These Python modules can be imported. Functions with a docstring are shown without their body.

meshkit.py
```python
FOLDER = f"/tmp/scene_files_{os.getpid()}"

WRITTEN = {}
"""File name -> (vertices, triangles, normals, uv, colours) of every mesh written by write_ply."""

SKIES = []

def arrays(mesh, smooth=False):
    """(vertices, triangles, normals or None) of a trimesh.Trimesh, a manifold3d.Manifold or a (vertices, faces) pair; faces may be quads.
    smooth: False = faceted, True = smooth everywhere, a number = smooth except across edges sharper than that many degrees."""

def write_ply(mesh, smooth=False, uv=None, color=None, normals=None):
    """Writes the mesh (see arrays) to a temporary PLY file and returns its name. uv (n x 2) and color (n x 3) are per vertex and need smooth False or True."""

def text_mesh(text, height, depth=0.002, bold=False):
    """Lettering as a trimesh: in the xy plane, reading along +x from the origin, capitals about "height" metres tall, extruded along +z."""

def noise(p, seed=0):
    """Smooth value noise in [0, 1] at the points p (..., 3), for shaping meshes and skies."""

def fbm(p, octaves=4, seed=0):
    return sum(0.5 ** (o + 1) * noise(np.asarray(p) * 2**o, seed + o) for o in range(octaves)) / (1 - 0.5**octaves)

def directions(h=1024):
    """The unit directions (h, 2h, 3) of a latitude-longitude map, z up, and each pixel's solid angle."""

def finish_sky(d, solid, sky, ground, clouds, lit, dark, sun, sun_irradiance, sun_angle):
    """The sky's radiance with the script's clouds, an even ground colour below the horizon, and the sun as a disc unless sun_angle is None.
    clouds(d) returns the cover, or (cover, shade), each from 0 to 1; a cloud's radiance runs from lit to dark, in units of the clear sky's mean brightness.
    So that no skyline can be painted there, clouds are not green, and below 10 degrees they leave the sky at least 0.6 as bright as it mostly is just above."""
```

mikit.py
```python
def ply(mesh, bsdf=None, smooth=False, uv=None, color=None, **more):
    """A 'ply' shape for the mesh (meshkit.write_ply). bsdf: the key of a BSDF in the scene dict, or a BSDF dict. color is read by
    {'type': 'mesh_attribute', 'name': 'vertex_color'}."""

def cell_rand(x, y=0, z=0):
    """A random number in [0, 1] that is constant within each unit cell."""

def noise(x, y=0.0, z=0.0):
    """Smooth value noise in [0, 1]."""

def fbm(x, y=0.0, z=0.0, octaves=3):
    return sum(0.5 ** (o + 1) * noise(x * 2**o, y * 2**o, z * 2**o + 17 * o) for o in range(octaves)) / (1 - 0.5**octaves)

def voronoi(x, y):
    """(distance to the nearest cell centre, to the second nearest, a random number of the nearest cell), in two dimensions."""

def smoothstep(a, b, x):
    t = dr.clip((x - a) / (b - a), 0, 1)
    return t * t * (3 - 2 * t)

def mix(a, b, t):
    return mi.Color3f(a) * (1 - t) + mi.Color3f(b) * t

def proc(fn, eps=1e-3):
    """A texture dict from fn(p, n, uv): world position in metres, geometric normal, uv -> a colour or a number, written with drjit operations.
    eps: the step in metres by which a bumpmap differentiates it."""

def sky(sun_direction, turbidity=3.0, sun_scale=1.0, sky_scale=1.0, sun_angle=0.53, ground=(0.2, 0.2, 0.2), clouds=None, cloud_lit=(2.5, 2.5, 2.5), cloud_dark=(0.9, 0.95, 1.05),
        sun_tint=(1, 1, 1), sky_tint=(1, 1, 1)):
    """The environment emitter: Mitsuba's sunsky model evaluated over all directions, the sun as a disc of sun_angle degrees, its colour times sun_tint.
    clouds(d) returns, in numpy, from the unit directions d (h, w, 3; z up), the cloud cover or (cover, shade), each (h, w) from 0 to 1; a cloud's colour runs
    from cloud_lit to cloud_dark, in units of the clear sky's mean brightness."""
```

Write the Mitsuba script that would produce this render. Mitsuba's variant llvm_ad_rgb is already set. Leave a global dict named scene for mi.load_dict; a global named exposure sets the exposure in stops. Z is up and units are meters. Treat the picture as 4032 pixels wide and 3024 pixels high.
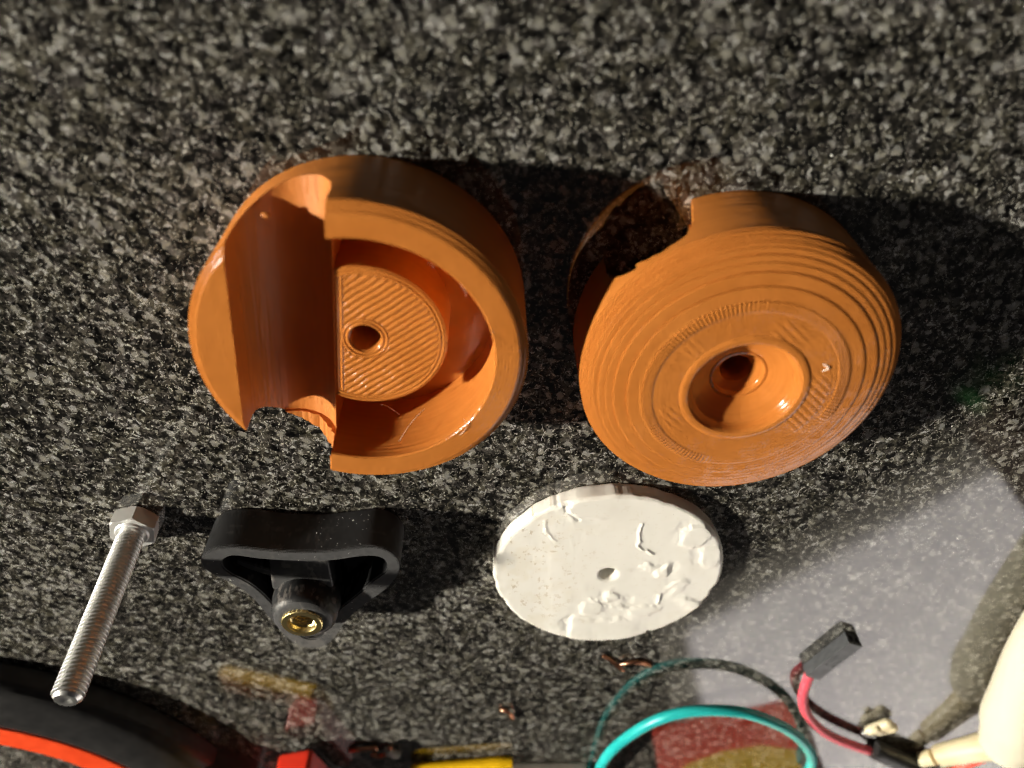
import math, random
import numpy as np, trimesh, mitsuba as mi, mikit, meshkit
import drjit as dr
import manifold3d as m3
from mikit import proc, noise, fbm, voronoi, cell_rand, smoothstep, mix
T = mi.ScalarTransform4f
rng = np.random.default_rng(7)
U = 0.00068                      # model unit (about 0.68 mm) in metres
scene, labels = {}, {}

# ------------------------------------------------------------------ camera, light, exposure
CAM_H, PITCH, ROLL = 131.3, math.radians(38.15), math.radians(-2.0)
def camera_axes():
    d = np.array([math.sin(ROLL) * math.sin(PITCH), -math.cos(ROLL) * math.sin(PITCH), math.cos(PITCH)])
    h = np.array([0, 0, 1.0]) - d * math.cos(PITCH); h /= np.linalg.norm(h)
    return np.stack([np.cross(d, h), h, -d], 1)
A = camera_axes()
eye = np.array([0, 0, CAM_H * U])
scene['camera'] = {'type': 'thinlens', 'fov': 67.31, 'fov_axis': 'x', 'near_clip': 0.004, 'far_clip': 20.0,
                   'aperture_radius': 1.3 * U, 'focus_distance': 174 * U,
                   'to_world': T().look_at(origin=eye.tolist(), target=(eye + A.T @ [0, 0, 1.0]).tolist(), up=(A.T @ [0, -1.0, 0]).tolist())}
exposure = 0.0
SUN_EL, SUN_AZ = math.radians(25.8), math.radians(-7.0)      # where the desk lamp stands, seen from the parts
LAMP = np.array([math.cos(SUN_EL) * math.cos(SUN_AZ), math.cos(SUN_EL) * math.sin(SUN_AZ), math.sin(SUN_EL)])
LAMP_POS = np.array([0, 110, 0]) * U + LAMP * 1.6
scene['room_light'] = {'type': 'constant', 'sampling_weight': .5, 'radiance': {'type': 'rgb', 'value': [0.020, 0.0192, 0.0188]}}

# ------------------------------------------------------------------ helpers
def add(key, mesh, bsdf, smooth=False, **more):
    v, f, n = meshkit.arrays(mesh, False)
    m = trimesh.Trimesh(np.asarray(v, float) * U, f, process=False)
    scene[key] = mikit.ply(m, bsdf, smooth, **more)
def tag(key, label, category=None, group=None, kind=None):
    d = {'label': label}
    if category: d['category'] = category
    if group: d['group'] = group
    if kind: d['kind'] = kind
    labels[key] = d
def tri(v, f): return trimesh.Trimesh(np.asarray(v, float), np.asarray(f, int), process=False)
def cat(*ms): return trimesh.util.concatenate([trimesh.Trimesh(*meshkit.arrays(m)[:2], process=False) for m in ms])
def quads(f): f = np.asarray(f); return np.vstack([f[:, [0, 1, 2]], f[:, [0, 2, 3]]])
def spline(pts, n, closed=False):
    from scipy.interpolate import CubicSpline
    p = np.asarray(pts, float)
    if closed: p = np.vstack([p, p[:1]])
    s = np.r_[0, np.cumsum(np.linalg.norm(np.diff(p, axis=0), axis=1))]
    cs = CubicSpline(s, p, bc_type='periodic' if closed else 'natural')
    return cs(np.linspace(0, s[-1], n, endpoint=not closed))
def tube(pts, r, n=10, caps=True, up=(0.3, 0.2, 0.9)):
    p = np.asarray(pts, float); r = np.broadcast_to(np.asarray(r, float), (len(p),))
    t = np.gradient(p, axis=0); t /= np.linalg.norm(t, axis=1, keepdims=True)
    a = np.cross(t[0], up); a /= np.linalg.norm(a); V = []
    ang = np.arange(n) * 2 * np.pi / n
    for i in range(len(p)):
        a = a - t[i] * (a @ t[i]); a /= np.linalg.norm(a); b = np.cross(t[i], a)
        V.append(p[i] + r[i] * (np.cos(ang)[:, None] * a + np.sin(ang)[:, None] * b))
    V = np.vstack(V); F = []
    for i in range(len(p) - 1):
        for k in range(n):
            k2 = (k + 1) % n; F.append([i*n+k, i*n+k2, (i+1)*n+k2, (i+1)*n+k])
    F = quads(F)
    if caps:
        V = np.vstack([V, p[0], p[-1]]); c0, c1 = len(V) - 2, len(V) - 1; e = (len(p) - 1) * n
        F = np.vstack([F, [[c0, (k+1) % n, k] for k in range(n)], [[c1, e+k, e+(k+1) % n] for k in range(n)]])
    return tri(V, F)
def lathe(prof, seg=128, wob=None):
    """Closed solid of revolution from (r, z) points, first and last on the axis or the profile closed on itself."""
    return m3.Manifold.revolve(m3.CrossSection([np.asarray(prof, float)], m3.FillRule.NonZero), seg)
def poly_solid(pts, z0, z1):
    cs = m3.CrossSection([np.asarray(pts, float)], m3.FillRule.NonZero)
    return m3.Manifold.extrude(cs, z1 - z0).translate((0, 0, z0))
def ball(r, c, sub=2):
    s = trimesh.creation.icosphere(subdivisions=sub, radius=1.0); s.vertices = s.vertices * np.asarray(r) + np.asarray(c); return s
def rbox(size, r=0.3):
    x, y, z = (np.asarray(size) / 2 - r)
    return m3.Manifold.batch_hull([m3.Manifold.sphere(r, 12).translate((sx*x, sy*y, sz*z)) for sx in (-1, 1) for sy in (-1, 1) for sz in (-1, 1)])

# ------------------------------------------------------------------ materials
def rgb(*c): return {'type': 'rgb', 'value': list(c)}
def principled(color, rough, spec=0.5, metallic=0.0, **k):
    return {'type': 'principled', 'base_color': color if isinstance(color, dict) else rgb(*color), 'roughness': rough, 'specular': spec, 'metallic': metallic, **k}

def granite_color(p, n, uv):
    x, y = 1.22 * p.x / U, 1.22 * p.y / U
    wx = x + 1.2 * (noise(x * .7, y * .7, 3.1) - .5) + .7 * (noise(x * 2.3, y * 2.3, 8.4) - .5)
    wy = y + 1.2 * (noise(x * .7, y * .7, 5.7) - .5) + .7 * (noise(x * 2.3, y * 2.3, 1.2) - .5)
    a1, b1, r1 = voronoi(wx * .55 + wy * .18, wy * .58 - wx * .14)          # coarse crystals
    a2, b2, r2 = voronoi(wx * 1.1 - wy * .35 + 31.7, wy * 1.1 + wx * .3)    # middling
    a3, b3, r3 = voronoi(wx * 2.4 + wy * .8 + 7.3, wy * 2.2 - wx * .9)      # small flecks
    big = fbm(x * .14 + 11, y * .14, 2.0, 2)
    mid = fbm(wx * .9, wy * .9, 4.0, 3)
    v = .30 * r1 + .38 * r2 + .22 * r3 + .36 * (mid - .5) + .16 * (big - .5)
    light = smoothstep(.28, .66, v)
    hi = smoothstep(.63, .86, v + .20 * (r3 - .5))
    tint = noise(wx * .4, wy * .4, 9)
    grey = mix((.078, .072, .050), (.070, .063, .060), tint)
    white = mix((.50, .475, .39), (.42, .42, .42), r2)
    c = mix((.0066, .0063, .0056), grey, light)
    c = mix(c, white, hi * .82)
    ad, bd, rd = voronoi(wx * .42 + 91, wy * .47)
    c = c * (1 - .80 * smoothstep(.72, .80, rd) * smoothstep(.62, .38, ad))          # black mica grains
    aw, bw, rw = voronoi(wx * .40 + 17, wy * .36 + wx * .12)
    c = mix(c, white, .40 * smoothstep(.84, .88, rw) * smoothstep(.50, .22, aw + .35 * (r3 - .5)))   # pale feldspar
    fleck = smoothstep(.90, .95, r3) * smoothstep(.50, .28, a3)
    return mix(c, (.72, .69, .60), fleck * .42)
def granite_rough(p, n, uv):
    x, y = p.x / U, p.y / U
    return .042 + .040 * fbm(x * .05 + y * .02, y * .02 - x * .01, 3.0, 3)
scene['granite'] = principled(proc(granite_color), proc(granite_rough), 1.0)

KL, KR = np.array([26.9, 80.8]), np.array([-43.0, 90.0])     # centres of the two printed caps
AL, AR = math.radians(-8.6), math.radians(8.0)               # direction across the slot
def plastic_color(p, n, uv):
    x, y, z = p.x / U, p.y / U, p.z / U
    t = fbm(x * .25, y * .25, z * 1.3, 2)
    s = noise(x * .12 + 3, y * .12, z * 4.2)
    return mix((.465, .149, .026), (.55, .192, .040), .55 * t + .45 * s)
def relief_left(p, n, uv):
    x, y, z = p.x / U - KL[0], p.y / U - KL[1], p.z / U
    r = dr.sqrt(x * x + y * y) + .12 * (noise(x * .4, y * .4, 1) - .5)
    wall = .18 * noise(x * .06, y * .06, z * 2.0) + .10 * noise(x * .2, y * .2, z * 4.2)
    s, t = x * math.cos(AL) + y * math.sin(AL), -x * math.sin(AL) + y * math.cos(AL)
    trough = dr.select((s > 5.8) & (s < 21.8) & (n.z > .15) & (z < 16), .03 * noise(s * 3.0, t * .05, 3), 0.0)
    rim = dr.select(z > 19.6, .07 * dr.abs(dr.sin(r * (math.pi / .62))) + .05 * noise(x * 1.1, y * 1.1, 3) + .03 * noise(x * 3.2, y * 3.2, 9), 0.0)
    return dr.select((z < 19.3) & ((dr.abs(n.z) < .97)), wall, 0.0) + rim + trough
def relief_right(p, n, uv):
    x, y, z = p.x / U - KR[0], p.y / U - KR[1], p.z / U
    r = dr.sqrt(x * x + y * y); th = dr.atan2(y, x)
    wall = .18 * noise(x * .06, y * .06, z * 2.0) + .10 * noise(x * .2, y * .2, z * 4.2)
    rr = r + .3 * (noise(x * .18, y * .18, 5) - .5)
    top = .012 * dr.abs(dr.sin(rr * (math.pi / .8))) + .02 * noise(x * 1.2, y * 1.2, 2) + .05 * noise(x * 4.5, y * 4.5, 6) * smoothstep(.35, .8, noise(x * .5, y * .5, 8))
    zig = .22 * dr.abs(dr.sin(th * 74)) * smoothstep(16.9, 17.3, r) * smoothstep(19.6, 19.1, r) * smoothstep(.25, .6, noise(th * 1.3 + 9, 2))
    zig2 = .10 * dr.abs(dr.sin((x * .7 + y * .7) * 2.4)) * smoothstep(11.6, 12.2, r) * smoothstep(16.2, 15.6, r) * smoothstep(.35, .75, noise(x * .16 + 4, y * .16, 1))
    return dr.select(dr.abs(n.z) < .5, wall, top + zig + zig2)
def rough_left(p, n, uv):
    x, y, z = p.x / U - KL[0], p.y / U - KL[1], p.z / U
    s = x * math.cos(AL) + y * math.sin(AL)
    r = .11 + .10 * noise(x * .6, y * .6, z * .6)
    r = dr.select(dr.abs(n.z) < .5, .25 + .08 * noise(x * .6, y * .6, z * .6), r)
    return dr.select((s > 5.8) & (s < 21.9) & (z < 19.5), .5, r)
def rough_right(p, n, uv):
    x, y, z = p.x / U, p.y / U, p.z / U
    return dr.select((dr.abs(n.z) < .5) & (z < 14.6), .30, .10 + .10 * noise(x * .6, y * .6, z * .6))
for nm, fn, rf in (('left', relief_left, rough_left), ('right', relief_right, rough_right)):
    scene['orange_plastic_' + nm] = {'type': 'bumpmap', 'arbitrary': proc(fn, eps=6e-5), 'scale': U,
                                     'bsdf': principled(proc(plastic_color), proc(rf), .45)}

DC = np.array([-23.4, 164.2]); DR = 29.8
def white_color(p, n, uv):
    x, y = p.x / U - DC[0], p.y / U - DC[1]
    left = smoothstep(2, 22, x + 2.5 * (noise(x * .2, y * .2, 1) - .5) * 4)
    spots = smoothstep(.66, .80, fbm(x * 1.0, y * 1.0, 3, 3)) * (.12 + .75 * left)
    soft = smoothstep(.45, .75, fbm(x * .22 + 5, y * .22, 1, 3)) * (.2 + .55 * left)
    c = mix((.845, .825, .765), (.72, .66, .53), soft * .45)
    return mix(c, (.42, .31, .16), spots * .55)
scene['white_plastic'] = {'type': 'bumpmap', 'arbitrary': proc(lambda p, n, uv: .10 * fbm(p.x / U * .55, p.y / U * .55, 2.0, 3) + .01 * noise(p.x / U * 3, p.y / U * 3), eps=6e-5), 'scale': U,
                          'bsdf': principled(proc(white_color), .30, .5)}
def black_color(p, n, uv):
    x, y, z = p.x / U, p.y / U, p.z / U
    sc = smoothstep(.56, .72, fbm(x * .9 + 3, y * .5, z * .35, 3)) * smoothstep(24, 8, dr.sqrt(dr.square(x - 53) + dr.square(y - 160)))
    d = smoothstep(.60, .85, fbm(x * .5, y * .5, z * .5 + 4, 3))
    c = mix((.016, .0165, .018), (.07, .069, .068), d * .35)
    c = mix(c, (.105, .105, .108), smoothstep(.6, .95, n.z) * (.35 + .5 * fbm(x * .8, y * .8, z, 3)))     # settled dust
    c = mix(c, (.22, .21, .20), .40 * smoothstep(166, 176, y) * smoothstep(.3, .6, fbm(x * .7, y * .7, z * .6, 3)))
    return mix(c, (.20, .18, .165), sc * .5)
scene['black_plastic'] = {'type': 'bumpmap', 'arbitrary': proc(lambda p, n, uv: .05 * fbm(p.x / U * 2.2, p.y / U * 2.2, p.z / U * 1.2, 2), eps=6e-5), 'scale': U,
                          'bsdf': principled(proc(black_color), .47, .45)}
scene['brass'] = principled((.90, .72, .33), .34, .5, 1.0)
scene['zinc'] = principled(proc(lambda p, n, uv: mix((.74, .74, .71), (.90, .89, .86), fbm(p.x / U * .9, p.y / U * .9, p.z / U * .9, 3))), .37, .5, .97)
scene['zinc_bright'] = principled((.80, .80, .78), .42, .6, .55)
scene['copper'] = principled((.72, .33, .19), .28, .5, 1.0)
scene['black_rubber'] = principled(proc(lambda p, n, uv: mix((.010, .010, .011), (.032, .031, .031), fbm(p.x / U * .35, p.y / U * .35, p.z / U * .35, 3))), .42, .45)
scene['red_rubber'] = principled(proc(lambda p, n, uv: mix((.80, .060, .012), (.90, .085, .02), noise(p.x / U * .5, p.y / U * .5, 1))), .42, .45)
scene['red_plastic'] = principled((.72, .035, .015), .35, .5)
scene['yellow_plastic'] = principled((.78, .46, .006), .5, .2)
scene['yellow_paint'] = principled((.88, .56, .02), .5, .25)
scene['red_paint'] = principled((.86, .06, .03), .5, .25)
scene['grey_metal'] = principled((.62, .56, .50), .38, .5, .6)
scene['teal_silicone'] = principled(proc(lambda p, n, uv: mix((.012, .42, .42), (.03, .56, .55), noise(p.x / U * .2, p.y / U * .2))), .33, .5)
scene['pink_silicone'] = principled((.75, .10, .14), .4, .45)
scene['red_silicone'] = principled((.85, .10, .06), .4, .45)
scene['connector_plastic'] = principled(proc(lambda p, n, uv: mix((.035, .037, .041), (.095, .10, .108), fbm(p.x / U * .4, p.y / U * .4, p.z / U, 2))), .45, .5)
scene['cream_plastic'] = principled(proc(lambda p, n, uv: mix((.78, .71, .50), (.70, .60, .38), smoothstep(.4, .7, fbm(p.x / U * .08, p.y / U * .08, p.z / U * .1, 2)))), .36, .5)
scene['bottle_plastic'] = {'type': 'principledthin', 'base_color': rgb(.95, .91, .76), 'roughness': .35, 'diff_trans': .6, 'eta': 1.45, 'spec_trans': 0.0}
scene['lint'] = principled((.42, .40, .38), .6, .4)
scene['orange_string'] = principled((.80, .58, .45), .3, .5)
scene['speck'] = principled((.85, .83, .78), .3, .7)
scene['leaf'] = principled((.035, .16, .05), .4, .5)
scene['terracotta'] = principled((.07, .045, .035), .6, .4)
scene['painted_wood'] = principled((.45, .43, .40), .5, .4)
scene['lamp_metal'] = principled((.05, .05, .055), .4, .5)

# ------------------------------------------------------------------ setting: the polished granite worktop
top = rbox((1500, 1500, 44), 3).translate((0, 300, -22))
add('countertop', top, 'granite', 30)
tag('countertop', 'polished black granite worktop with grey and white flecks', kind='structure')

# ------------------------------------------------------------------ caps
def rot2(a, c):
    """from (s, t) across / along the slot to the plane"""
    return lambda s, t: (c[0] + s * math.cos(a) - t * math.sin(a), c[1] + s * math.sin(a) + t * math.cos(a))
def place(m, c, a): return m.rotate((0, 0, math.degrees(a))).translate((c[0], c[1], 0))
def steps(r0, z0, curve, h, bead=.32):
    """printed layers: bulging beads stacked along curve(z) -> r, from z0 up"""
    out, z, h0 = [], z0, h
    g = np.random.default_rng(4)
    while z < curve['z1'] - .06:
        r = curve['r'](z + h * .5) + g.normal(0, .09)
        for q in (.08, .3, .7, .92):
            out.append((r - bead * (abs(q - .5) * 2) ** 2.4 * .5, z + h * q))
        z += h
        h = min(h0 * g.uniform(.75, 1.3), max(.08, curve['z1'] - z))
    return out

def jag(pts, n, amp, seed):
    g = np.random.default_rng(seed); p = np.asarray(pts, float)
    s = np.r_[0, np.cumsum(np.linalg.norm(np.diff(p, axis=0), axis=1))]
    q = np.linspace(0, s[-1], n); o = np.stack([np.interp(q, s, p[:, i]) for i in (0, 1)], 1)
    o[1:-1] += g.normal(0, amp, (n - 2, 2)); return o
def slot_cutter(sec, t0, t1):
    """sec: (s, z) polygon, extruded along the slot from t0 to t1"""
    m = m3.Manifold.extrude(m3.CrossSection([np.asarray(sec, float)], m3.FillRule.NonZero), t1 - t0)   # x=s, y=z, z=t
    return m.transform(np.array([[1, 0, 0, 0], [0, 0, 1, t0], [0, 1, 0, 0]], float)) if False else m.mirror((0, 0, 1)).rotate((90, 0, 0)).translate((0, t0, 0))
U_SEC = [(5.65, 24), (5.65, 14.2)] + [(13.83 - 8.18 * math.cos(a), 14.2 - 8.18 * math.sin(a)) for a in np.linspace(0.05, math.pi - .05, 40)] + [(22.0, 14.2), (22.0, 24)]

# left cap: open side up
zt = 20.0
rim = {'z1': 20.0, 'r': lambda z: 30 - 1.9 * max(0, (z - 18.1) / 1.9) ** 2.2}
prof = [(0, 0), (29.75, 0), (30, .3), (30, 18.0)] + steps(30, 18.2, rim, .30, .3) + [(28.0, 20.0), (0, 20.0)]
body = lathe(prof, 320)
groove = lathe([(15.25, 2.4), (24.0, 2.4), (24.0, 19.7), (24.35, 20.2), (24.35, 30), (0, 30), (0, 13.2), (15.05, 13.2), (15.25, 13.0)], 256)
half = m3.Manifold.cube((80, 80, 60)).translate((-80 + 5.66, -40, -10))
cut = (groove ^ half)
cut += slot_cutter(U_SEC, -24.6, 24.6)
far = [(24.2, 24), (22.5, 20.2), (22.7, 15.2), (22.2, 11.6), (20.5, 9.0), (16.5, 7.3), (13.9, 6.7), (12.0, 7.3), (10.2, 7.4), (7.6, 11.2), (6.0, 13.2), (5.65, 24)]
near = U_SEC
cut += slot_cutter(jag(far, 60, .16, 1), 24.5, 34)
cut += slot_cutter(jag(near, 90, .05, 2), -34, -24.5)
cut += m3.Manifold.cylinder(30, 2.9, 2.9, 64).translate((0, 0, -2))
cut += m3.Manifold.cylinder(.5, 2.9, 3.5, 64).translate((0, 0, 12.9))
add('printed_cap', place(body - cut, KL, AL), 'orange_plastic_left', 28)
tag('printed_cap', 'orange printed round cap lying open side up with straight channel and ribbed centre boss', 'plastic cap', 'two orange printed caps')

# right cap: closed, crowned side up
crown = {'z1': 20.9, 'r': lambda z: 16.6 + 13.4 * (max(0.0, 1 - max(0.0, (z - 14.8) / 6.1) ** 2.4)) ** .60}
prof = [(0, 0), (29.8, 0), (30, .25), (30, 14.9)] + steps(30, 15.0, crown, .50, 1.25) + [(16.4, 20.95), (12.2, 20.95), (11.8, 21.2), (11.2, 21.3), (10.6, 21.2), (10.1, 20.8), (9.8, 20.2), (9.55, 19.6), (9.2, 19.1), (5.75, 16.5), (5.5, 16.35), (5.3, 16.45), (4.95, 16.4), (4.75, 16.0), (4.6, 15.4), (3.5, 14.6), (3.05, 14.3), (2.9, 13.8), (2.9, 12), (0, 12)]
body = lathe(prof, 400)
inner = lathe([(15.25, -1), (24, -1), (24, 15.0), (15.25, 15.0)], 200) + m3.Manifold.cylinder(8, 24, 24, 200).translate((0, 0, -1))
half = m3.Manifold.cube((80, 80, 60)).translate((-80 + 5.66, -40, -10))
sec = [(s, 20 - z) for s, z in U_SEC][::-1]
cut = (inner ^ half) + slot_cutter([(s, min(z, 13.2)) for s, z in sec], -24.6, 34)
notch = [(4.9, -4), (4.9, 0), (5.2, 3.0), (6.4, 8.9), (8.2, 11.9), (10.4, 13.0), (12.6, 13.5), (14.9, 13.1), (18.8, 10.9), (21.0, 8.3), (21.3, 6.0), (21.5, 4.4), (22.7, 3.6), (23.6, 0), (23.9, -4)]
nn = jag(notch[2:-2], 46, .17, 5)
cut += slot_cutter(np.vstack([notch[:2], nn, notch[-2:]])[::-1], -34, -24.5)
cut += m3.Manifold.cylinder(40, 2.9, 2.9, 64).translate((0, 0, -10))
add('printed_cap_001', place(body - cut, KR, AR), 'orange_plastic_right', 28)
tag('printed_cap_001', 'orange printed cap lying stepped crown up with countersunk hole and ragged wall gap', 'plastic cap', 'two orange printed caps')

# fine strings of plastic left on the caps
def strand(name, pts, r, bsdf='orange_string'):
    add(name, tube(spline(pts, 24), np.linspace(r, r * .55, 24), 6), bsdf, True)
fl = rot2(AL, KL)
strs = [[(3, 75.5, 20.2), (2.4, 78, 18), (2.8, 80, 15)], [(22.5, 101.5, 19), (20, 99.5, 15.5), (17.5, 98, 13.4)], [(13, 62, 19.8), (12.5, 63.5, 17.5), (12.7, 64.8, 16)],
        [(8, 66, 19.8), (7.4, 68.6, 18), (7.6, 71, 15.5)], [(10.5, 99.5, 20), (9.0, 97, 20.5), (9.4, 95.2, 20.3)], [(26, 97, 13), (25, 101, 9.5), (23.5, 103.2, 9)],]
for i, s in enumerate(strs):
    strand('printed_cap__plastic_string' + (f'_{i:03d}' if i else ''), s, .065)
labels['printed_cap__plastic_string'] = {'label': 'fine pale strings of plastic on the rim and boss'}
def boss_top():
    n = 300; q = np.linspace(-15.1, 15.1, n); S, Tt = np.meshgrid(q, q, indexing='ij'); r = np.hypot(S, Tt)
    P = np.stack([S, Tt, 0 * S], -1).reshape(-1, 3); nz = lambda k, o: meshkit.fbm(P * k + o).reshape(S.shape)
    d = S * .66 - Tt * .75 + .5 * nz(.35, 2.2)
    line = np.abs(np.sin(d * np.pi / 1.18)) ** .8 * (.75 + .5 * nz(.5, 7.1))
    ring = np.abs(np.sin((r - 13.5) * np.pi / .78)) ** .7
    ring0 = np.abs(np.sin((r - 2.9) * np.pi / .8)) ** .7; edge = np.abs(np.sin((S - 5.5) * np.pi / .8)) ** .7
    h = np.where((r > 13.5), ring, np.where(r < 4.5, ring0, np.where(S > 3.9, edge, line)))
    z = 13.02 + .30 * h + .10 * nz(.25, 1.3) + .05 * nz(1.4, 4.4)
    z -= .35 * np.clip((r - 14.6) / .5, 0, 1) ** 2
    ok = (r < 15.08) & (S < 5.55) & (r > 2.95)
    i, k = np.meshgrid(np.arange(n - 1), np.arange(n - 1), indexing='ij')
    F = np.stack([i * n + k, (i + 1) * n + k, (i + 1) * n + k + 1, i * n + k + 1], -1).reshape(-1, 4)
    F = F[ok.ravel()[F].all(1)]
    c, s_ = math.cos(AL), math.sin(AL)
    V = np.stack([KL[0] + S * c - Tt * s_, KL[1] + S * s_ + Tt * c, z], -1).reshape(-1, 3)
    m = tri(V, quads(F)); m.remove_unreferenced_vertices(); return m
add('printed_cap__boss_face', boss_top(), 'orange_plastic_left', True)
labels['printed_cap__boss_face'] = {'label': 'D shaped boss face ribbed by the printing lines'}
blob = ball((.9, .7, .5), (43.2 - 2.2, 60.6 - 3.2, 9.4), 2); add('printed_cap__plastic_blob', blob, 'orange_plastic_left', True)
strand('printed_cap_001__plastic_string', [(-56, 84.6, 20.6), (-57.4, 85.4, 21.3), (-56.6, 86.2, 20.9), (-58.2, 87.4, 20.7)], .22)

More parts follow.
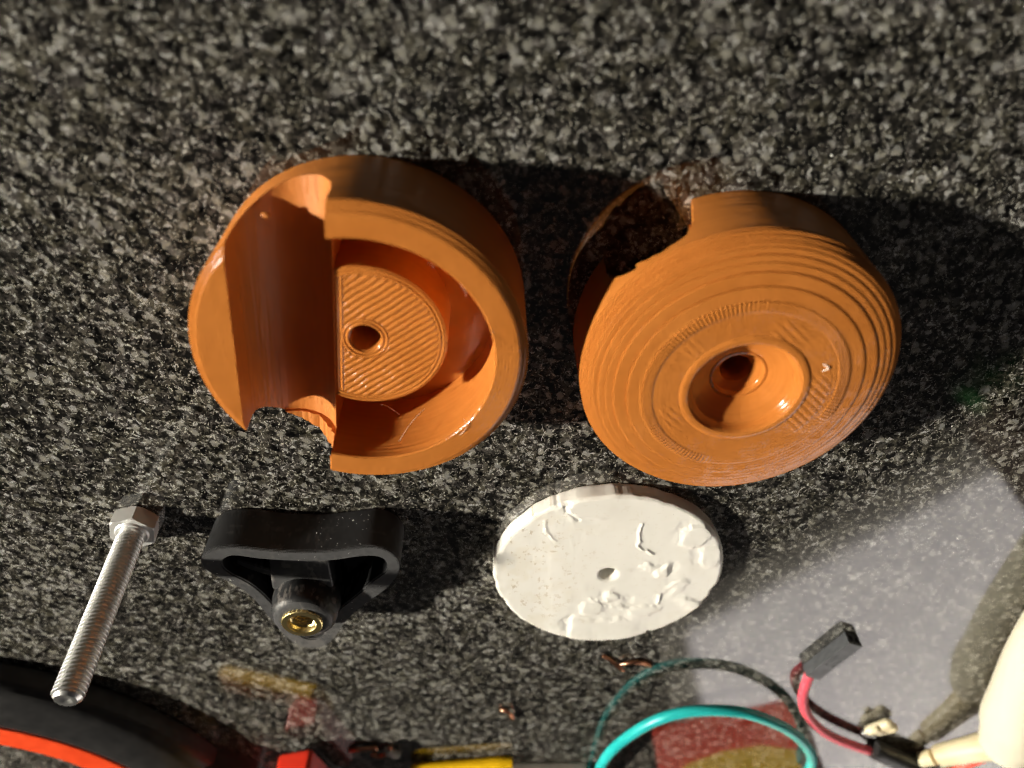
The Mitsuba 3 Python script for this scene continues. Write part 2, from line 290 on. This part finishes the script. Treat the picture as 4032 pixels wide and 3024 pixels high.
# ------------------------------------------------------------------ white disc with chipped face
def disc_mesh():
    nr, nt, r0 = 150, 420, 2.45
    th = np.arange(nt) * 2 * np.pi / nt
    g = np.random.default_rng(3)
    w = sum(a * np.cos(k * th + p) for k, a, p in ((2, .16, 1), (3, .10, 2.2), (5, .08, .4), (9, .05, 3)))
    R = DR + w + .09 * np.interp(np.arange(nt), np.arange(0, nt + 1, 5), g.normal(size=nt // 5 + 1))
    for a, wd, dp in ((2.02, .02, .9), (-1.10, .012, .4), (2.85, .05, .35), (.35, .05, .5), (1.62, .03, .35), (-.75, .05, .25)): R -= dp * np.exp(-((np.angle(np.exp(1j * (th - a)))) / wd) ** 2)
    q = np.linspace(0, 1, nr)
    rr = r0 + (R[None, :] - r0) * q[:, None]
    x, y = rr * np.cos(th), rr * np.sin(th)
    P = np.stack([x, y, 0 * x], -1).reshape(-1, 3)
    def fb(s, o): return meshkit.fbm(P * s + o).reshape(x.shape)
    wx, wy = 2.2 * fb(.30, 3.3) + 2.0 * fb(.75, 5.3) + .7 * fb(2.2, 1.9), 2.2 * fb(.30, 9.1) + 2.0 * fb(.75, 2.7) + .7 * fb(2.2, 6.6)
    X, Y = x + wx, y + wy
    step = lambda d, w=.22: 1 / (1 + np.exp(-np.clip(d / w, -40, 40)))
    def seg(pts, w):
        d = np.full(x.shape, 9.9)
        for a, b in zip(pts[:-1], pts[1:]):
            a, b = np.array(a) - DC, np.array(b) - DC; t = np.clip(((X - a[0]) * (b - a)[0] + (Y - a[1]) * (b - a)[1]) / ((b - a) @ (b - a)), 0, 1)
            d = np.minimum(d, np.hypot(X - a[0] - t * (b - a)[0], Y - a[1] - t * (b - a)[1]))
        return np.exp(-(d / w) ** 2)
    def patch(cx, cy, rx, ry, rot=0.0, w=.25):
        dx, dy = X - (cx - DC[0]), Y - (cy - DC[1]); c, s = math.cos(rot), math.sin(rot)
        return step(1 - np.hypot((dx * c + dy * s) / rx, (dy * c - dx * s) / ry), w / min(rx, ry))
    z = 4.35 + .12 * fb(.12, 1.7) + .05 * fb(.6, 4.1)
    z += .42 * seg([(-28.5, 147.9), (-28.0, 152), (-28.7, 155.3), (-31.5, 159.3)], .45) + .28 * step(X + 28.4 - DC[0] * 0 - (-0.0), .6) * 0
    z += .50 * patch(-41.9, 152.8, 4.0, 3.6, .3) - .35 * patch(-38.6, 149.2, 1.9, .9, .8)
    z += .75 * patch(-35.2, 166.0, 2.8, 1.9, .7) - .55 * patch(-37.6, 165.4, 1.4, 2.0) + .4 * patch(-31.2, 163.9, 2.2, 1.2, -.3) - .3 * patch(-28.4, 164.4, 1.6, .8)
    z += .45 * patch(-17.2, 180.2, 3.2, 3.4) - .45 * patch(-19.6, 174.8, 1.0, 1.4, .4) + .55 * patch(-22.4, 176.0, 2.4, 1.8, .2) - .4 * patch(-26.8, 177.6, 1.3, 1.7) + .4 * patch(-24.2, 180.6, 2.4, .9, -.4)
    z += .5 * seg([(-35, 175.5), (-35.3, 178.8)], .55) - .3 * patch(-37.3, 175.4, .9, 2.0, -.5)
    z += .5 * patch(-44.6, 180.6, 4.8, 1.7, -.55) + .5 * patch(-51.4, 172.2, 1.2, 3.0, -.4)
    z += .45 * step(-(X - (-11.0 - DC[0])) * .0 + (Y - (186.0 - DC[1])), .4) * step((X - (-30 - DC[0])), .8) * step(-(X - (-11.2 - DC[0])), .35)
    z -= .55 * seg([(-11.4, 184), (-9.6, 187), (-10.3, 190)], .8)
    z += .5 * step(-(Y - (144.8 - DC[1])), .5) * step(-(X - (-10.2 - DC[0])), .3) * step((X - (-20 - DC[0])), 3.)
    z -= .8 * seg([(-9.4, 136.6), (-10.0, 141.5)], .42) + .45 * seg([(-10.6, 142.8), (-13.0, 145.1)], .45)
    z += .30 * seg([(-4.5, 146), (-5.0, 150), (-7.2, 152.5)], .4) + .3 * patch(-46.8, 147.2, 1.3, 2.6, .9) - .3 * patch(-48.6, 149.6, .7, 2.2, .9)
    z += .42 * patch(-31, 183, 4.6, 2.4, .3) + .38 * patch(-39.5, 172.5, 3.2, 2.2, .7) + .32 * patch(-47, 160.5, 2.6, 4.2, .2) - .3 * patch(-43.5, 160, 1.0, 3.0, .3)
    z -= .30 * step(X - 17 - 3 * fb(.2, 2.2), 1.2)
    lip = np.clip((q - .962) / .038, 0, 1)[:, None]
    z = z - .75 * lip ** 2.2 - .5 * np.clip(1 - (rr - r0) / .8, 0, 1) ** 2
    z = 4.35 + (z - 4.35) * np.where(z > 4.35, .95, .55)
    rings = [np.stack([x, y, z], -1)]
    side = [np.stack([(R + .10) * np.cos(th), (R + .10) * np.sin(th), z[-1] * (1 - k) + .25 * k], -1) for k in (.12, .4, .7, .95)]
    bot = [np.stack([(R - .3) * np.cos(th), (R - .3) * np.sin(th), 0 * th], -1), np.stack([r0 * np.cos(th), r0 * np.sin(th), 0 * th], -1)]
    allr = np.concatenate([rings[0], np.stack(side + bot)], 0); n = len(allr)
    V = allr.reshape(-1, 3) + [DC[0], DC[1], 0]
    i, k = np.meshgrid(np.arange(n), np.arange(nt), indexing='ij'); i2, k2 = (i + 1) % n, (k + 1) % nt
    F = np.stack([i * nt + k, i2 * nt + k, i2 * nt + k2, i * nt + k2], -1).reshape(-1, 4)
    return tri(V, quads(F))
add('white_disc', disc_mesh(), 'white_plastic', 40)
tag('white_disc', 'white plastic disc with small centre hole and chipped, flaking dirty face', 'plastic disc')

# ------------------------------------------------------------------ bolt standing on its head
def hexagon(rad, rot): return [(rad * math.cos(rot + k * math.pi / 3), rad * math.sin(rot + k * math.pi / 3)) for k in range(6)]
def bolt():
    base, tip = np.array([94.1, 141.9, 0]), np.array([92.5, 144.0, 46.6])
    ax = tip - base; L = np.linalg.norm(ax); ax /= L
    xx = np.cross([0, 1, 0], ax); xx /= np.linalg.norm(xx); yy = np.cross(ax, xx); M = np.stack([xx, yy, ax], 1)
    head = poly_solid(hexagon(5.85, math.radians(12)), 0, 4.3)
    head = head ^ lathe([(0, 0), (5.25, 0), (6.1, .55), (6.1, 3.9), (5.4, 4.3), (0, 4.3)], 96)
    head += lathe([(0, 4.25), (4.1, 4.25), (3.7, 4.7), (0, 4.7)], 64)
    hv, hf, _ = meshkit.arrays(head)
    nz, nt = 760, 56
    z = np.linspace(4.4, L, nz)[:, None]; th = (np.arange(nt) * 2 * np.pi / nt)[None, :]
    ph = (z - th / (2 * np.pi) * 1.0) % 1.0
    tr = .5 + .5 * np.cos(2 * np.pi * ph)
    r = 3.25 - .72 * tr ** 1.2 + .015 * np.sin(z * 3.1 + th * 2)
    r = np.minimum(r, 3.2 - .95 * np.clip((z - (L - 1.1)) / 1.1, 0, 1)); r = np.where(z < 5.6, 2.95, r)
    V = np.stack([r * np.cos(th), r * np.sin(th), z + 0 * th], -1)
    V = V.reshape(-1, 3); i, k = np.meshgrid(np.arange(nz - 1), np.arange(nt), indexing='ij'); k2 = (k + 1) % nt
    F = quads(np.stack([i * nt + k, i * nt + k2, (i + 1) * nt + k2, (i + 1) * nt + k], -1).reshape(-1, 4))
    e = (nz - 1) * nt; n0 = len(V)
    ring = [(1.6, L - .05), (1.2, L - .1), (.7, L - .45)]
    for rr, zz in ring: V = np.vstack([V, np.stack([rr * np.cos(th[0]), rr * np.sin(th[0]), zz + 0 * th[0]], -1)])
    V = np.vstack([V, [[0, 0, L - .6]]]); prev = e
    for j in range(3):
        cur = n0 + j * nt; F = np.vstack([F, quads([[prev + a, prev + (a + 1) % nt, cur + (a + 1) % nt, cur + a] for a in range(nt)])]); prev = cur
    F = np.vstack([F, [[prev + a, prev + (a + 1) % nt, len(V) - 1] for a in range(nt)]])
    return tri(hv @ M.T + base, hf), tri(V @ M.T + base, F)
hd, sh = bolt()
add('bolt__head', hd, 'zinc_bright', 20); add('bolt__threaded_shank', sh, 'zinc', True)
tag('bolt', 'zinc plated hex bolt standing upright on its head beside black three lobed knob', 'bolt')

# ------------------------------------------------------------------ black three lobed hand knob with brass insert
OUTER = spline([(71.5, 139.5), (64.5, 138.9), (59.7, 140.0), (49.6, 141.4), (39.7, 140.8), (33.6, 140.4), (29.9, 142.7), (28.4, 147.0), (29.4, 151.3), (32.6, 156.2), (37.5, 161.1), (42.0, 165.8), (45.6, 170.6), (49.2, 176.6), (53.2, 180.2), (57.3, 180.5), (60.6, 177.2), (62.8, 171.3), (64.8, 163.8), (67.2, 156.4), (70.9, 151.3), (74.2, 147.8), (75.3, 143.8)], 150, True)
INNER = spline([(68.3, 142.2), (63.8, 142.7), (57.3, 144.1), (49.9, 144.9), (43.0, 144.8), (36.0, 143.8), (32.2, 144.9), (31.5, 147.9), (34.9, 152.1), (39.2, 156.9), (45.0, 163.0), (49.6, 170.2), (53.0, 176.0), (55.8, 176.2), (59.0, 171.0), (60.9, 164.0), (63.0, 157.4), (66.2, 151.5), (69.8, 147.2), (70.2, 144.2)], 130, True)
co, ci = m3.CrossSection([OUTER], m3.FillRule.Positive), m3.CrossSection([INNER], m3.FillRule.Positive)
if co.area() < 1: co = m3.CrossSection([OUTER[::-1]], m3.FillRule.Positive)
if ci.area() < 1: ci = m3.CrossSection([INNER[::-1]], m3.FillRule.Positive)
shell = m3.Manifold()
zs = [(0, -.9), (.25, -.45), (.7, -.12), (1.3, 0), (11.7, 0), (12.1, -.08), (12.35, -.24), (12.5, -.45)]
for (z0, o0), (z1, o1) in zip(zs[:-1], zs[1:]):
    o = (o0 + o1) / 2
    shell += m3.Manifold.extrude(co.offset(o, m3.JoinType.Round, 2.0, 40) if abs(o) > 1e-6 else co, z1 - z0 + .001).translate((0, 0, z0))
cav = m3.Manifold.extrude(ci, 20).translate((0, 0, 2.2)) + m3.Manifold.extrude(ci.offset(.35, m3.JoinType.Round, 2.0, 40), 5).translate((0, 0, 12.2))
H0 = np.array([53.3, 160.6])
web = m3.Manifold.batch_hull([m3.Manifold.sphere(.7, 16).translate(p) for p in ((46.4, 143.5, 2), (59.2, 143.5, 2), (46.4, 143.5, 9.6), (59.2, 143.5, 9.6), (46.2, 159, 2), (60.4, 159, 2), (46.4, 155, 11.4), (60.2, 155, 11.4))]) + rbox((2.6, 17, 6), .8).rotate((0, 0, 58)).translate((62.0, 153.0, 6))
hubp = [(0, 1), (8.7, 1), (8.5, 10), (8.4, 13.0), (8.2, 13.3), (8.05, 15.6), (7.75, 16.7), (7.1, 17.5), (6.2, 17.95), (5.3, 18.1), (0, 18.1)]
hub = lathe(hubp, 128).translate((H0[0], H0[1], 0))
hole = m3.Manifold.cylinder(30, 4.9, 4.9, 96).translate((H0[0], H0[1], 6))
add('hand_knob__body', shell - cav + (web ^ m3.Manifold.extrude(co, 20)), 'black_plastic', 38)
add('hand_knob__hub', hub - hole, 'black_plastic', 38)
th = np.arange(112) * 2 * np.pi / 112
kn = np.stack([(4.86 + .16 * (np.arange(112) % 4 < 2)) * np.cos(th), (4.86 + .16 * (np.arange(112) % 4 < 2)) * np.sin(th)], 1)
ins = poly_solid(kn, 6.2, 18.9) ^ lathe([(0, 6), (5.2, 6), (5.2, 18.55), (4.75, 18.9), (0, 18.9)], 112)
bore = [(0, 8), (2.9, 8)]
z = 8.0
while z < 17.2: bore += [(2.9, z + .1), (3.35, z + .5)]; z += .9
bore += [(3.1, 17.6), (3.3, 18.3), (3.55, 18.7), (3.6, 19.3), (0, 19.3)]
ins = ins - lathe(bore, 96)
add('hand_knob__brass_insert', ins.translate((H0[0], H0[1], 0)), 'brass', 25)
tag('hand_knob', 'black hollow three lobed hand knob lying open side up with brass threaded insert', 'knob')
labels['hand_knob__brass_insert'] = {'label': 'brass threaded insert with knurled edge'}
# dust grains on the side wall and rim
g = np.random.default_rng(11); ds = []
for i in range(60):
    if i < 30: j = int(g.integers(25, 39))
    else: j = int(g.integers(0, 150))
    p = OUTER[j % 150]; z = g.uniform(2, 12) if i < 30 else 12.45
    c = OUTER.mean(0); nrm = (p - c) / np.linalg.norm(p - c)
    q = p + nrm * .02 if i < 30 else p - nrm * g.uniform(1.0, 3.2)
    s = g.choice([.07, .1, .13, .2], p=[.45, .3, .2, .05]); ds.append(ball(s, (q[0], q[1], z), 1))
add('hand_knob__dust', cat(*ds), 'speck', True)
labels['hand_knob__dust'] = {'label': 'white dust grains', 'kind': 'stuff'}

# ------------------------------------------------------------------ tool handles at the lower left
def ring_arc(c, r, a0, a1, n=90): return [(c[0] + r * math.cos(a), c[1] + r * math.sin(a)) for a in np.linspace(a0, a1, n)]
C1 = (186.5, 279.0)
def band(c, r0, r1, h0, h1, sx=1.0):
    m = m3.Manifold.revolve(m3.CrossSection([np.array([(r0 + .5, h0), (r1 - .5, h0), (r1, h0 + .5), (r1, h1 - 1.0), (r1 - .3, h1 - .3), (r1 - 1.0, h1), (r0 + .5, h1), (r0, h1 - .5), (r0, h0 + .5)])], m3.FillRule.NonZero), 220)
    return m.translate((c[0], c[1], 0))
loop = m3.Manifold.revolve(m3.CrossSection([np.array([(68, 0), (85, 0), (86, 1), (86, 5.5), (84.5, 8.2), (82, 9.6), (78, 10.6), (73.5, 11.1), (70.5, 11.25), (68.6, 11.0), (67.6, 10.2), (67.6, .5)])], m3.FillRule.NonZero), 260).translate((C1[0], C1[1], 0))
add('shears__loop', loop, 'black_rubber', 40)
add('shears__loop_lining', band(C1, 57.5, 67.5, .3, 11.25), 'red_rubber', 40)
arm = m3.Manifold.batch_hull([m3.Manifold.cylinder(9.5, 6, 6, 40).translate((x, y, 0)) for x, y in ((118, 251), (98, 268), (110, 310), (122, 300))])
add('shears__shank', arm, 'black_rubber', 40)
tag('shears', 'black shears handle with finger loop lined in orange red, cut by the lower left edge', 'shears')
labels['shears__loop_lining'] = {'label': 'orange red soft lining of the finger loop'}

RG = 15.0
add('pliers__handle_foot', rbox((6.4, 24, 4.2), .8).rotate((0, 0, RG)).translate((72.6, 269.2, 2.1)), 'black_rubber', 30)
add('pliers__grip', rbox((12.4, 30, 11), 1.6).rotate((0, 0, RG)).translate((72.5, 266.2, 9.2)), 'red_plastic', 30)
bar = m3.Manifold.batch_hull([m3.Manifold.sphere(2.8, 24).translate(p) for p in ((73.0, 251.5, 16.4), (71, 260, 16.4), (117, 275, 40), (117, 283, 40))])
add('pliers__grip_band', bar, 'yellow_plastic', 30)
tag('pliers', 'red pliers grip with black foot and yellow band standing at the bottom edge', 'pliers')

# screwdriver at the bottom centre: yellow handle and plain blade
add('screwdriver__handle', tube(spline([(40, 271.2, 2.3), (30, 270.6, 2.4), (18, 269.6, 2.4), (4.5, 268.4, 2.3)], 30), np.r_[np.linspace(1.6, 2.3, 4), np.full(22, 2.35), np.linspace(2.3, 1.8, 4)], 20), 'yellow_plastic', 40)
tag('screwdriver', 'yellow screwdriver handle lying at the bottom centre edge', 'screwdriver')
add('steel_strip', rbox((46, 8, 3.4), .7).rotate((0, 0, -3)).translate((1.5, 277.0, 1.9)), 'grey_metal', 30)
tag('steel_strip', 'pale steel strip behind the yellow screwdriver handle', 'metal strip')

# large two coloured handle standing farther back, seen mirrored in the stone
ca, sa = .8670, .4983
def slab(s0, s1, z0, zl, zr, d0, d1):
    pts = [(s, d, z) for s, zt in ((s0, zr), (s1, zl)) for d in (d0, d1) for z in (z0, zt)]
    return m3.Manifold.batch_hull([m3.Manifold.sphere(1.6, 16).translate((-85 + s * ca - d * -sa * -1, 315 + s * sa + d * ca, z)) for s, d, z in pts])
add('tool_case__body', slab(-28, 32, 2, 40, 35, 2, 20), 'red_paint', 40)
panel = m3.Manifold.batch_hull([m3.Manifold.sphere(1.4, 16).translate((-85 + s * ca + .3 * sa, 315 + s * sa - .3 * ca, z)) for s, z in ((-25, 2), (-24, 14), (-12, 19), (4, 21), (20, 20), (26, 17), (27, 2))])
add('tool_case__panel', panel, 'yellow_paint', 40)
tag('tool_case', 'red tool case with yellow panel, seen mirrored inside the turquoise wire loop', 'tool case')

# ------------------------------------------------------------------ wires and small parts
tp = spline([(-24, 292, 1.8), (-25.5, 276, 3.5), (-28.8, 256, 5.8), (-35.3, 240.8, 7.4), (-42.9, 231.6, 8.0), (-50.7, 227.9, 8.1), (-58.8, 227.6, 8.1), (-67.3, 229.5, 8.0), (-76.4, 234.9, 7.8), (-85.2, 243.0, 7.4), (-92.2, 252.8, 6.8), (-98.6, 267.5, 5.5), (-101, 285, 2.5)], 120)
add('wire', tube(tp, 1.72, 18), 'teal_silicone', True)
tag('wire', 'turquoise insulated wire bent into an upright loop at the bottom edge', 'wire')

cdir, cw = np.array([-.46, -.887]), np.array([-.887, .46])
cc = np.array([-86.5, 217.5]) + cdir * 9.75 + cw * 2.6
house = rbox((19.5, 5.2, 3.9), .25)
for q in (-1.15, 1.15): house = house - m3.Manifold.cube((5, 1.5, 2.0), True).translate((9, q, 0)) - m3.Manifold.cube((6, 1.0, .6), True).translate((1, q, 1.9))
add('wire_connector', house.rotate((0, 0, math.degrees(math.atan2(cdir[1], cdir[0])))).translate((cc[0], cc[1], 1.96)), 'connector_plastic', 20)
tag('wire_connector', 'small dark grey two pole plug housing on the end of the pink wire', 'connector')
pp = spline([(-88.6, 219.3, 2.0), (-88.4, 222.5, 2.4), (-87.8, 227.5, 3.6), (-88.6, 232.5, 4.2), (-92.4, 241.5, 4.2), (-101.4, 253.3, 4.0), (-111.9, 262.0, 3.6), (-121.5, 268.4, 3.3), (-128, 272, 3.2)], 70)
add('wire_001', tube(pp, 1.55, 16), 'pink_silicone', True)
tag('wire_001', 'pink insulated wire curving from the grey plug housing to a black sleeve', 'wire')
sp = spline([(-119.5, 265.3, 3.2), (-126, 270.2, 3.4), (-134, 276.5, 3.5), (-146, 286, 3.5)], 30)
add('sleeve', tube(sp, np.r_[3.0, 3.3, np.full(26, 3.4), 3.3, 3.1], 20), 'black_rubber', 40)
tag('sleeve', 'black shrink sleeve over the lower end of the pink wire', 'cable sleeve')
caps_ = lambda a, b, r0, r1: m3.Manifold.batch_hull([m3.Manifold.sphere(r0, 20).translate(a), m3.Manifold.sphere(r1, 20).translate(b)])
cr = caps_((-116.6, 255.4, 1.9), (-121.2, 250.8, 2.4), 1.7, 1.9) + caps_((-119.6, 255.8, 2.0), (-123.4, 252.8, 2.6), 1.5, 1.6) + rbox((4.5, 2.2, 1.6), .4).rotate((0, 0, 140)).translate((-118, 253, 3.6))
add('terminal_block__body', cr, 'cream_plastic', 30)
add('terminal_block__pin', m3.Manifold.batch_hull([m3.Manifold.sphere(1.1, 16).translate(p) for p in ((-115.5, 257.6, 1.6), (-118.6, 258.6, 1.9))]), 'zinc', True)
tag('terminal_block', 'tiny cream plug with a bright metal pin beside the black sleeve', 'connector')
rp = spline([(-150, 292, 1.8), (-160.5, 277.0, 3), (-164, 272.0, 3.4), (-171, 266.6, 3.6), (-184, 262, 3.4), (-200, 262, 3)], 40)
add('wire_002', tube(rp, 1.5, 14), 'red_silicone', True)
tag('wire_002', 'bright red thin wire in the lower right corner under the cream bottle', 'wire')

# cream nozzle bottle: circles along a bent axis
def chain(cs, n=40):
    c = np.array(cs, float); q = spline(c, 90); return tube(q[:, :3], q[:, 3], n)
add('glue_bottle__nozzle', tube(np.array([(-143.4, 270.8, 4.2), (-143.7, 270.4, 4.2), (-150.2, 262.0, 6.4), (-157.5, 252.6, 9.0)]), [3.0, 3.7, 4.2, 5.2], 36), 'cream_plastic', 40)
add('glue_bottle__nozzle_tip', tube(np.array([(-138.8, 276.2, 2.9), (-139.2, 275.8, 3.0), (-142.4, 271.8, 3.9)]), [1.6, 2.3, 2.8], 30), 'cream_plastic', 40)
bp = [(-156.2, 254.6, 9.4, 6.0), (-156.4, 252.4, 9.9, 7.4), (-156.4, 248.6, 10.2, 8.4), (-156.4, 247.0, 10.2, 8.4), (-156.2, 245.0, 10.2, 9.0), (-156.0, 243.4, 10.1, 8.9), (-155.4, 241.0, 9.9, 9.2), (-153.2, 230.0, 8.9, 8.9), (-150.4, 212.0, 7.9, 8.0), (-148.6, 190.0, 7.0, 7.2), (-148.6, 168, 6.6, 6.8), (-149, 150, 6.4, 6.6)]
add('glue_bottle__body', chain(bp, 56), 'bottle_plastic', 50)
tag('glue_bottle', 'cream plastic glue bottle with cut nozzle lying at the right edge', 'bottle')

# scraps of copper strand
def scrap(name, sets, lab, rad=.45):
    add(name, cat(*[tube(spline(s, 16), rad, 8) for s in sets]), 'copper', True); tag(name, lab, 'copper scrap', 'scraps of copper wire on the worktop')
scrap('copper_scrap', [[(-24.5, 208.0, .5), (-27.2, 210.6, .6), (-30.4, 214.0, 1.6), (-31, 215.0, 1.2)], [(-29.6, 212.6, .7), (-33.2, 210.4, 1.5), (-38, 212.4, .6)], [(-29.8, 213.2, .6), (-34, 211.4, .9), (-39.5, 214, .5)]], 'forked copper strand below the white disc', .6)
scrap('copper_scrap_001', [[(7.4, 236.4, .5), (5.6, 236.0, 1.4), (4.0, 239.0, 1.5), (3.6, 242.2, .5)]], 'short bent copper strand in the middle of the bare stone', .7)
scrap('copper_scrap_002', [[(60, 259.6, .5), (56, 257.6, 1.3), (50.2, 257.8, .8)], [(52.4, 261.6, .8), (50.4, 262.4, 1.5), (47, 259.6, 1.6), (45.4, 256.8, 1.2)]], 'curled copper strand with pale insulation near the red pliers grip', .9)
add('copper_scrap_002__insulation', tube(spline([(47.2, 257.6, 1.5), (45.4, 260.2, 1.5), (43.4, 263.0, 1.2)], 12), [.9, 1.3, 1.5, 1.5, 1.5, 1.5, 1.5, 1.5, 1.5, 1.5, 1.3, .8], 12), 'lint', True)

# lint fibres and bright grit lying on the stone
g = np.random.default_rng(21)
fib = [((-3.5, 111), 4), ((-6.5, 117.5), 5), ((-9.3, 123.5), 5), ((-13, 127), 4), ((1.0, 108), 3), ((-2, 122), 3), ((-97, 118), 4), ((-90, 104), 3), ((20, 44), 4), ((-60, 128), 4), ((-70, 140), 4), ((-12.5, 130.5), 3), ((-85, 96), 3)]
for i, (c, L) in enumerate(fib):
    a = g.uniform(0, np.pi); n = 5; q = np.stack([np.linspace(-L / 2, L / 2, n), g.normal(0, L * .12, n)], 1)
    p = np.c_[c[0] + q[:, 0] * math.cos(a) - q[:, 1] * math.sin(a), c[1] + q[:, 0] * math.sin(a) + q[:, 1] * math.cos(a), np.full(n, .12)]
    k = 'lint_fibre' + (f'_{i:03d}' if i else '')
    add(k, tube(spline(p, 20), .055, 5), 'lint', True)
    tag(k, 'tiny pale lint fibre lying on the bare granite', 'fibre', 'lint fibres on the stone')
ds = []
while len(ds) < 800:
    x, y = g.uniform(-150, 150), g.uniform(22, 275)
    if np.hypot(x - KL[0], y - KL[1]) < 31 or np.hypot(x - KR[0], y - KR[1]) < 31 or np.hypot(x - DC[0], y - DC[1]) < 31: continue
    s = g.choice([.06, .10, .15, .22], p=[.55, .29, .13, .03]); ds.append(ball((s, s * g.uniform(.6, 1.4), s * .7), (x, y, s * .5), 1))
add('grit', cat(*ds), 'speck', True)
tag('grit', 'tiny bright grains of dust scattered over the granite', 'dust', kind='stuff')

# ------------------------------------------------------------------ what lights the worktop: a window and a lamp, both outside the frame
phi = math.radians(43.0); D = 1.25
wn = np.array([-math.sin(phi), math.cos(phi), 0]); wr = np.array([-math.cos(phi), -math.sin(phi), 0])      # outwards, and to the picture's right
tops = .736 * D - CAM_H * U
x0, x1, z0, z1 = -D * math.tan(math.radians(29.2)), .07, .33, tops
def wbox(a, b, zl, zh, d0, d1):
    v = np.array([wn * d + wr * s + [0, 0, z] for d in (d0, d1) for s in (a, b) for z in (zl, zh)]) / U
    return m3.Manifold.hull_points(v)
pane = np.array([wn * D + wr * s + [0, 0, z] for s, z in ((x0, z0), (x1, z0), (x1, z1), (x0, z1))])
pm = trimesh.Trimesh(pane, [[0, 1, 2], [0, 2, 3]], process=False)
if (pm.face_normals[0] @ wn) > 0: pm.invert()
scene['window__pane'] = mikit.ply(pm, principled((.2, .2, .2), .5), emitter={'type': 'area', 'sampling_weight': .8, 'radiance': rgb(2.15, 1.97, 1.88)})
for i, b in enumerate(((x0 - .06, x0, z0 - .06, z1 + .06), (x1, x1 + .06, z0 - .06, z1 + .06), (x0, x1, z1, z1 + .06), (x0, x1, z0 - .06, z0))):
    add('window__frame' + (f'_{i:03d}' if i else ''), wbox(*b, D - .02, D + .03), 'painted_wood', 30)
tag('window', 'bright window behind the worktop, seen only mirrored in the stone', 'window')
bulb = trimesh.creation.icosphere(subdivisions=3, radius=.036); bulb.apply_translation(LAMP_POS)
LE = 6.9 / (math.pi * (.036 / 1.6) ** 2)
scene['desk_lamp__bulb'] = mikit.ply(bulb, principled((.8, .8, .8), .5), True, emitter={'type': 'area', 'sampling_weight': 2.5, 'radiance': rgb(LE, LE * .93, LE * .79)})
sx = -LAMP; e1 = np.cross(sx, [0, 0, 1]); e1 /= np.linalg.norm(e1); e2 = np.cross(e1, sx); SM = np.stack([e1, e2, sx], 1)
shade = m3.Manifold.revolve(m3.CrossSection([np.array([(.041, -.05), (.045, -.05), (.09, .06), (.087, .06)]) / U], m3.FillRule.NonZero), 64)
sv, sf, _ = meshkit.arrays(shade); add('desk_lamp__shade', tri(sv @ SM.T + LAMP_POS / U, sf), 'lamp_metal', 40)
tag('desk_lamp', 'desk lamp to the left of the worktop, outside the picture', 'lamp')
g = np.random.default_rng(5); lv = []
PB = np.array([-300, 322, 198.0])
for i in range(16):
    a = g.uniform(0, 2 * np.pi); tip = PB + [g.uniform(-100, 0), g.uniform(-40, 40), g.uniform(25, 85)]; st = PB + [0, 0, -198 + 225]
    mid = (st + tip) / 2 + [0, 0, 16]; c = spline([st, mid, tip], 14); w = np.sin(np.linspace(.12, np.pi, 14)) * g.uniform(6, 11)
    sd = np.cross(tip - st, [0.2, 0.1, 1]); sd /= np.linalg.norm(sd); up = np.array([0, 0, .8])
    V = np.vstack([c + sd * w[:, None], c + up * 1.5, c - sd * w[:, None], c - up * .5]); F = []
    for r in range(4):
        for k in range(13): F.append([r * 14 + k, r * 14 + k + 1, (r + 1) % 4 * 14 + k + 1, (r + 1) % 4 * 14 + k])
    key = 'potted_plant__leaf' + (f'_{i:03d}' if i else ''); add(key, tri(V, quads(F)), 'leaf', True)
add('potted_plant__pot', lathe([(0, 0), (14, 0), (16, 90), (17, 222), (14, 222), (13, 200), (0, 200)], 48).translate((PB[0], PB[1], 0)), 'terracotta', 40)
tag('potted_plant', 'green leafy plant in a dark brown pot, seen only mirrored at the right edge', 'plant')
